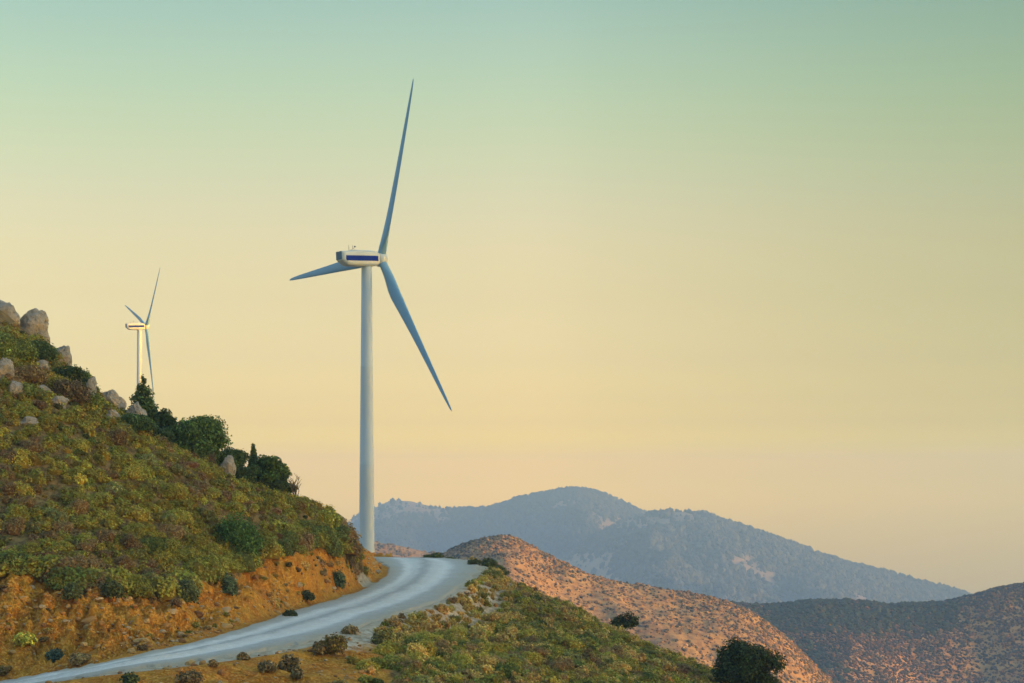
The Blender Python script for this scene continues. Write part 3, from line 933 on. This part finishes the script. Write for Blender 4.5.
def tree(px, py, w, h, tc, label, shape='round', Y=None, name='tree', cat='tree', trunk_h=.25, nl=12, lean=0.0, dens=1.0, group=None, gap=False, base=None):
    P = hit(px, py) if Y is None else np.array([(px - CX) / F * Y, Y, float(H((px - CX) / F * Y, Y))])
    if P is None: print('no hit', label); return
    rng = np.random.default_rng(zlib.crc32(label.encode()))
    sc_ = P[1] / F; W, Hh = w * sc_, (HZ - (py - h)) * sc_ - P[2]
    root = empty(name, (P[0], P[1], P[2] - .1))
    tag(root, label, cat, group)
    ends, lob = [], []
    if shape == 'cone':
        m = 12; hv = min(Hh, h * sc_)
        for i in range(m):
            t = i / (m - 1); z = Hh * (.10 + .82 * t); rr = W * .5 * min(1, (Hh - z) / hv) ** .85 + .05
            k = 3 + int(rr * 3)
            for q in range(k):
                a = 6.28 * q / k + rng.uniform(-.5, .5)
                e = (rr * .55 * math.cos(a), rr * .55 * math.sin(a), z + rng.uniform(-.06, .06) * Hh)
                lob.append((*e, rr * .5, rr * .5, Hh * .05 + rr * .15)); ends.append(e)
        lob.append((0, 0, Hh * .97, .10, .10, Hh * .07))
        core = .4
    else:
        trunk_h = max(trunk_h, 1 - h * sc_ * 1.12 / Hh)
        zc = Hh * (trunk_h + (1 - trunk_h) * .5)
        for i in range(nl):
            d = sphere_dirs(rng, 1, -.9)[0] * rng.uniform(.5, .86)
            e = np.array([d[0] * W * .5 + lean * W * .35 * (d[2] + .6), d[1] * W * .45, zc + d[2] * Hh * (1 - trunk_h) * .5])
            q = rng.uniform(.10, .19) * (1.15 if not gap else 1.0)
            lob.append((*e, W * q, W * q, Hh * q * .85)); ends.append(e)
        if not gap: lob.append((lean * W * .2, 0, zc, W * .26, W * .24, Hh * .28 * (1 - trunk_h)))
        if gap and not lean: lob.append((0, 0, zc * .9, W * .2, W * .2, Hh * .2))
        core = .72 if not gap else (.45 if not lean else .2)
    th = Hh * (.9 if shape == 'cone' else trunk_h + .25)
    r0 = max(.05, W * .035)
    parts = [tube([(0, 0, 0), (lean * W * .05 + r0 * .3, 0, th * .5), (lean * W * .18, 0, th)], [r0, r0 * .7, r0 * .35], 8)]
    for e in ends[::1 if shape != 'cone' else 3]:
        zb = th * rng.uniform(.35, .95)
        if shape == 'cone': zb = max(0.1, e[2] - .1)
        s0 = Vector((lean * W * .12 * zb / th, 0, zb)); ev = Vector(e); mid = s0.lerp(ev, .55) + Vector((0, 0, .06 * Hh))
        parts.append(tube([s0, mid, ev], [r0 * .4, r0 * .25, r0 * .1], 6))
    link('trunk', pyd('trunk', *merge(parts), M_BARK), root)
    ar = sum(l[3] * l[5] for l in lob) * 9
    link('crown', leaf_mesh('crown', *leaves(rng, lob, int(min(16000, max(700, ar * 420 * dens))), .13, tc, zmin=-.85, up=.3, core=core, var=.42, jit=(.6, 1.3), corecol=(.6, .6, .6))), root)
    return root


G1, G2 = (.075, .130, .036), (.058, .098, .032)
tree(143, 430, 42, 54, G2, 'dark pointed conifer below the distant turbine, beside two pale boulders', 'cone', Y=129.5, name='conifer_tree', cat='conifer')
tree(160, 438, 28, 32, G2, 'low ragged evergreen to the right of the pointed conifer on the skyline', Y=128.5, trunk_h=.03, nl=22, name='evergreen_tree')
tree(198, 470, 62, 57, G1, 'largest round green tree on the left skyline, grey dead stem at its foot', Y=126.8, trunk_h=.02, nl=36, name='evergreen_tree')
tree(176, 452, 26, 26, G2, 'low dark tree between the ragged evergreen and the largest round tree', Y=127, trunk_h=.05, nl=18, name='evergreen_tree')
tree(226, 484, 40, 40, G2, 'dark tree behind the pale boulder on the skyline', Y=128.5, trunk_h=.05, nl=22, name='evergreen_tree')
tree(266, 500, 44, 46, G1, 'rounded green tree below the skyline spike, right of the boulder', Y=129.5, trunk_h=.03, nl=28, name='evergreen_tree')
tree(282, 505, 26, 30, G2, 'last small dark tree at the lower end of the skyline grove', Y=131, trunk_h=.05, nl=18, name='evergreen_tree')
bush(242, 494, 26, 18, (.045, .075, .03), 'low dark shrub filling the gap right of the pale skyline boulder', Y=127.5)
bush(272, 503, 30, 16, (.045, .075, .03), 'low dark shrub under the rounded skyline tree', Y=129)
tree(253, 496, 17, 52, G2, 'thin spiky conifer standing up out of the skyline grove', 'cone', Y=130.5, name='conifer_tree', cat='conifer')
tree(747, 716, 66, 84, (.036, .058, .022), 'almost black tree in front of the orange hill, lower right', Y=122, trunk_h=.02, nl=30, name='evergreen_tree', dens=1.1, gap=True)
tree(619, 637, 28, 27, (.05, .075, .03), 'small wind bent tree alone on the edge of the green slope', trunk_h=.2, nl=11, lean=.8, gap=True, dens=.4, name='wind_bent_tree', Y=146.5)
bush(237, 558, 46, 45, (.058, .115, .030), 'large round dark green bush standing on the hillside above the bank', nl=9, dens=1.4)
bush(151, 553, 28, 16, 'dark green', 'flat dark green bush left of the large round bush')
bush(114, 496, 22, 14, 'grey green', 'grey twiggy bush in the middle of the left hillside')
bush(229, 598, 16, 24, (.08, .115, .06), 'dusty green shrub hanging on the bank under the large round bush')
bush(205, 578, 26, 22, 'olive', 'olive bush just above the bank, below the large round bush')
bush(187, 604, 24, 24, (.085, .10, .04), 'dark bush overhanging the lowest notch of the bank rim')
bush(172, 597, 22, 20, 'purplish brown', 'brownish bush on the bank rim beside the lowest notch')
bush(72, 600, 18, 18, (.085, .10, .04), 'dark bush drooping over the orange bank near the photo\'s left edge')
bush(113, 599, 20, 18, (.085, .10, .04), 'dark rounded bush on the bank rim above the rust coloured scree')
bush(338, 588, 14, 18, (.09, .14, .08), 'blue green plant at the foot of the bank near the bend')
bush(290, 618, 14, 9, (.06, .08, .04), 'low green plant at the foot of the bank beside the road')
bush(306, 601, 16, 10, (.06, .08, .04), 'small green plant halfway up the bank before the bend')
bush(347, 536, 18, 24, 'purplish brown', 'brown bush on the blunt end of the hill next to the turbine tower', Y=141)
bush(330, 528, 22, 18, 'olive', 'olive bush near the top of the hill end beside the turbine tower')
bush(25, 649, 22, 14, 'yellow green', 'yellowish bush on the dirt ledge above the road')
bush(55, 661, 18, 12, (.08, .13, .10), 'bluish green bush on the dirt ledge beside the road')
bush(81, 664, 21, 11, 'purplish brown', 'brown dry bush on the dirt ledge beside the road')
bush(130, 684, 17, 12, (.05, .085, .04), 'green bush on the near edge of the road, bottom of the picture')
bush(189, 684, 24, 14, (.12, .10, .055), 'dark brown bush at the bottom of the photo below the road')
bush(243, 660, 11, 8, 'purplish brown', 'tiny brown bush on the near road edge')
bush(213, 667, 9, 7, 'purplish brown', 'tiny dark bush left of another on the near road edge')
bush(268, 672, 18, 12, (.15, .12, .06), 'low brown bush on the bare orange shoulder')
bush(289, 672, 19, 18, (.14, .115, .06), 'taller brown bush on the bare orange shoulder')
bush(297, 679, 12, 12, (.14, .115, .06), 'small brown bush below the taller one on the shoulder')
bush(333, 655, 24, 21, (.21, .16, .05), 'golden brown bush standing against the near road edge')
bush(319, 655, 13, 14, (.15, .12, .06), 'small brown bush beside the golden one at the road edge')
bush(350, 634, 15, 9, 'purplish brown', 'flat brown bush on the grey gravel edge of the road')
bush(385, 645, 24, 16, (.20, .18, .06), 'olive brown bush among pale grass below the road')
bush(505, 678, 28, 16, 'dark green', 'dark green bush low on the slope, bottom centre')
bush(583, 612, 26, 18, (.04, .06, .024), 'dark bush on the outer edge of the green slope')
for px, py, w, h in ((428, 558, 9, 5), (437, 559, 12, 7), (450, 560, 13, 7), (461, 562, 12, 8), (474, 566, 12, 7), (489, 572, 16, 10), (497, 580, 20, 12)):
    bush(px, py, w, h, (.08, .10, .04), 'small dark bush lined along the outer edge of the road bend', group='bushes along the outer road bend', Y=(177 if px < 470 else 160))
bush(4, 362, 26, 30, 'dark green', 'dark shrub at the photo edge under the tall boulder')
bush(24, 362, 24, 24, 'dark green', 'dark shrub in front of the overhanging boulder')
bush(42, 362, 30, 22, (.05, .08, .028), 'dark shrub below the round boulder at the hilltop')
bush(70, 386, 36, 20, (.05, .08, .028), 'wide dark shrub right of the low hilltop boulder')
bush(84, 390, 20, 20, 'dark green', 'dark shrub poking out over the skyline')
bush(30, 383, 34, 18, 'purplish brown', 'brown shrub between the small hilltop boulders')
bush(26, 397, 22, 14, 'dark green', 'dark green shrub beside the small cracked rock')
bush(72, 404, 36, 24, (.10, .075, .04), 'broad brown cushion below the hilltop shrubs')
bush(94, 410, 16, 18, 'dark green', 'narrow dark shrub under the upright rock')
bush(134, 432, 38, 18, (.05, .09, .03), 'dark spreading shrub below the two pale boulders')
bush(160, 442, 26, 14, (.03, .058, .024), 'low dark shrub under the low ragged evergreen')


def twig_shrub(px, py, h, label, Y):
    P = np.array([(px - CX) / F * Y, Y, float(H((px - CX) / F * Y, Y))]); Hh = h * Y / F
    parts = []
    for _ in range(9):
        a, t = rng.uniform(0, 6.28), rng.uniform(.1, .5)
        e = Vector((math.cos(a) * t * Hh * .6, math.sin(a) * t * Hh * .6, Hh * rng.uniform(.6, 1)))
        m = e * .5 + Vector((rng.uniform(-.1, .1), rng.uniform(-.1, .1), .1)) * Hh
        parts.append(tube([(0, 0, 0), m, e], [.035, .025, .012], 5))
        for _ in range(3):
            s = m.lerp(e, rng.uniform(0, .8))
            parts.append(tube([s, s + Vector((rng.uniform(-.3, .3), rng.uniform(-.2, .2), rng.uniform(.1, .3))) * Hh], [.018, .009], 4))
    o = link('twig_shrub', pyd('twig_shrub', *merge(parts), M_BARK)); o.location = (P[0], P[1], P[2] - .05)
    tag(o, label, 'shrub')


twig_shrub(296, 503, 26, 'bare twiggy shrub against the sky at the lower end of the skyline grove', 130.5)
twig_shrub(213, 466, 24, 'grey dead stem at the foot of the largest round tree', 125.4)


# ---------------------------------------------------------------- rocks
def rock_geo(r, sub=3, planes=11):
    V, Fc = ICO[sub]
    nrm = sphere_dirs(r, planes); d = r.uniform(.70, 1.0, planes)
    dots = np.clip(V @ nrm.T, .05, None)
    rad = np.minimum(1.08, (d[None] / dots).min(1))
    o = r.uniform(0, 50)
    rad = rad * (1 + .16 * fbm(V[:, 0] * 1.6 + o, V[:, 1] * 1.6, V[:, 2] * 2.6, seed=4, octv=5) - .16 * np.exp(-(fbm(V[:, 0] * 1.5 - o, V[:, 1] * 1.5, V[:, 2] * 2.4, seed=14, octv=3) / .06) ** 2))
    return V * rad[:, None], Fc


def boulder(x0, y0, x1, y1, label, Y=None, dz=0.0, group=None):
    """pixel box of the boulder"""
    px = (x0 + x1) / 2
    P = hit(px, min(y1 - 1, 680)) if Y is None else at(px, y1, Y)
    if P is None: P = at(px, y1, 131)
    k = P[1] / F
    rng = np.random.default_rng(zlib.crc32(label.encode()))
    V, Fc = rock_geo(rng, 5, 17)
    V = V / np.abs(V).max(0)
    W, Hh = (x1 - x0) * k / 2, (y1 - y0) * k / 2
    a = rng.uniform(-.25, .25)
    V = V * np.array([W, W * .8, Hh * 1.15])
    o = link('boulder', raw_mesh('boulder', V, Fc, M_ROCK, True)); o.rotation_euler = (0, 0, a)
    o.location = (P[0], P[1] + W * .3, (HZ - (y0 + y1) / 2) * k - Hh * .15)
    tag(o, label, 'boulder', group)


boulder(-40, 296, 27, 350, 'large tan slab of rock cut by the photo edge at the hilltop', Y=130.5)
boulder(12, 308, 50, 348, 'round grey boulder topping the hill against the sky', Y=132)
boulder(50, 344, 75, 372, 'tan boulder on the skyline below the round hilltop boulder', Y=131)
boulder(-6, 356, 14, 383, 'pale boulder at the photo edge beneath the dark shrubs')
boulder(6, 380, 25, 398, 'small cracked rock with a grey face on the upper slope')
boulder(32, 359, 50, 373, 'small tan rock between dark shrubs near the hilltop')
boulder(85, 376, 97, 402, 'narrow upright rock standing on the skyline')
boulder(98, 389, 126, 416, 'grey boulder, left one of the pair beside the pointed conifer', Y=127.5)
boulder(124, 401, 148, 430, 'pale rounded boulder, right one of the pair in front of the pointed conifer', Y=126.5)
boulder(33, 384, 51, 394, 'flat pale stone lying on the upper slope')
boulder(48, 394, 68, 408, 'pale slab half buried below the broad brown cushion')
boulder(17, 416, 40, 428, 'low pale outcrop lowest on the rocky upper slope')
boulder(103, 408, 120, 422, 'pale flat rock in front of the grey boulder')
boulder(219, 455, 236, 478, 'pale pointed boulder in the skyline grove', Y=125.2)
boulder(373, 569, 381, 574, 'dark stone at the inner edge of the road bend')

RV_ = {i: (lambda g: (g[0], g[1], np.full((len(g[0]), 3), .5)))(rock_geo(rng, 2, 8)) for i in range(5)}
m, N, L, b = newmat('loose_stone', .9, .1)
L.new(attr(N, 'tint', 'Color'), b.inputs['Base Color'])
M_STONE = m
sx2, sy2 = jgrid(-40, 8, 76, 165, .33)
i2 = np.clip(np.searchsorted(GX, sx2), 0, len(GX) - 1); j2 = np.clip(np.searchsorted(GY, sy2), 0, len(GY) - 1)
pr = np.maximum(bank[i2, j2] * .50, np.maximum(bare[i2, j2] * .16, shoulder[i2, j2] * .06)) * (road_d[i2, j2] > .5) * (1 + fbm(sx2 * .4, sy2 * .4, seed=90, octv=3))
foot = (road_d[i2, j2] > .5) & (road_d[i2, j2] < 1.3); pr = np.where(foot, pr + .09, pr)
k2 = rng.uniform(0, 1, len(sx2)) < pr
sx2, sy2 = sx2[k2], sy2[k2]
sz2 = H(sx2, sy2); items = []
scs = np.clip(np.exp(rng.normal(-2.7, .55, len(sx2))), .03, .34)
base = np.array([[.34, .17, .055], [.38, .24, .10], [.20, .10, .045], [.34, .25, .15]])[rng.integers(0, 4, len(sx2))]
for v in range(5):
    q = np.where(np.arange(len(sx2)) % 5 == v)[0]
    items.append((v, np.stack([sx2[q], sy2[q], sz2[q] + scs[q] * .25], 1), np.stack([scs[q] * rng.uniform(.8, 1.5, len(q)), scs[q], scs[q] * rng.uniform(.5, .9, len(q))], 1), rng.uniform(0, 6.28, len(q)), base[q] * 2))
stamp('loose_stones', items, RV_, M_STONE, 'loose orange and grey stones scattered over the bank and road edges', 'stones')


# ---------------------------------------------------------------- scrub and woods on the far hills
BV = {}
for i in range(5):
    v, f = ICO[1]
    v = v * (1 + rng.uniform(-.28, .28, (len(v), 1))); BV[i] = (v + np.array([0, 0, .35]), f, np.full((len(v), 3), 1.0))


def far_stuff(name, hf, xr, yr, count, smin, smax, cols, probf, label, tall=.8, y0=1000):
    x = rng.uniform(*xr, count); y = rng.uniform(*yr, count)
    z = hf(x, y); px, py = pix(x, y, z)
    ok = (px > -40) & (px < 1070) & (py < 700) & (rng.uniform(0, 1, count) < probf(x, y, px, py))
    x, y, z = x[ok], y[ok], z[ok]
    s = smin + (smax - smin) * rng.uniform(0, 1, len(x)) ** 2.2
    c = np.array(cols)[rng.integers(0, len(cols), len(x))] * np.exp(rng.normal(0, .2, len(x)))[:, None]
    items = []
    for v in range(5):
        q = np.arange(len(x)) % 5 == v
        items.append((v, np.stack([x[q], y[q], z[q] - s[q] * .15], 1), np.stack([s[q], s[q], s[q] * tall], 1), rng.uniform(0, 6.28, q.sum()), c[q]))
    print(name, len(x))
    stamp(name, items, BV, M_FAR, label, 'scrub')


def pn(f, seed, lo, hi, base=0.0):
    return lambda x, y, px, py: np.clip(base + sstep(lo, hi, fbm(x * f, y * f, seed=seed, octv=4)), 0, 1)


SCR = [(.055, .058, .050), (.085, .070, .055), (.15, .095, .062), (.20, .125, .07), (.10, .075, .055)]
def pn2(x, y, px, py):
    return .26 + .7 * sstep(-.35, .45, fbm(x * .018, y * .018, seed=201, octv=5)) * (.45 + .55 * sstep(-.3, .3, fbm(x * .11, y * .11, seed=202, octv=3)))


far_stuff('hill_scrub', hA, (-120, 220), (520, 905), 140000, .3, 1.1, SCR, pn2, 'dark speckled scrub dotted over the pink orange hill')
far_stuff('ridge_scrub', hT, (-130, 40), (330, 480), 9000, .3, 1.2, SCR, lambda x, y, px, py: np.where(np.hypot(x + 32, y - 412) > 7, .6, 0), 'scrub on the small hill that carries the large wind turbine')
far_stuff('ridge_scrub', hF, (-420, 0), (800, 1150), 16000, .4, 1.7, SCR, lambda x, y, px, py: np.where(np.hypot(x + 184, y - 960) > 9, .6, 0), 'scrub on the ridge that carries the distant wind turbine')
far_stuff('low_hill_scrub', hD, (-330, 20), (1500, 1810), 9000, .8, 2.6, SCR, pn(.02, 203, -.5, .4, .2), 'scrub dotted over the low pink hill behind the turbine base')


def woods(x, y, px, py):
    band = sstep(735, 790, px) * (1 - sstep(935, 975, px)) * (1 - sstep(622, 640, py + 8 * fbm(x * .01, y * .01, seed=7))) * .95
    val = (1 - sstep(8, 40, np.abs(px - (760 + (py - 610) * 1.0)) + 12 * fbm(x * .02, y * .02, seed=8))) * .5
    return np.maximum(band, val * .8)


def brush(x, y, px, py):
    return .55 + .45 * sstep(-.35, .45, fbm(x * .014, y * .014, seed=9, octv=5)) * (.5 + .5 * sstep(-.3, .3, fbm(x * .08, y * .08, seed=12, octv=3)))


far_stuff('hill_scrub', hB, (150, 420), (1050, 1508), 110000, .5, 1.7, [(.032, .034, .040), (.06, .045, .042), (.13, .070, .048), (.19, .10, .055), (.04, .038, .042)], brush, 'brown scrub speckling the far right hill')
far_stuff('hill_woods', hB, (150, 420), (1050, 1508), 60000, .9, 3.0, [(.018, .038, .034), (.025, .045, .035), (.03, .04, .03)], woods, 'dark evergreen woods along the top of the far right hill')
def mwood(hf):
    return lambda x, y, px, py: .06 + .94 * sstep(-.26, -.02, fbm(x * .0022, y * .0011 + hf(x, y) * .002, seed=211, octv=5))


FOR = [(.050, .064, .088), (.058, .070, .092), (.072, .082, .100)]
far_stuff('mountain_forest', hC1, (-150, 1300), (3700, 5230), 70000, 2.5, 10.0, FOR, mwood(hC1), 'pine forest over the nearer blue mountain', tall=1.2)
far_stuff('mountain_forest', hC2, (-700, 900), (4700, 6230), 70000, 2.5, 10.0, FOR, mwood(hC2), 'pine forest over the farther blue mountain', tall=1.2)
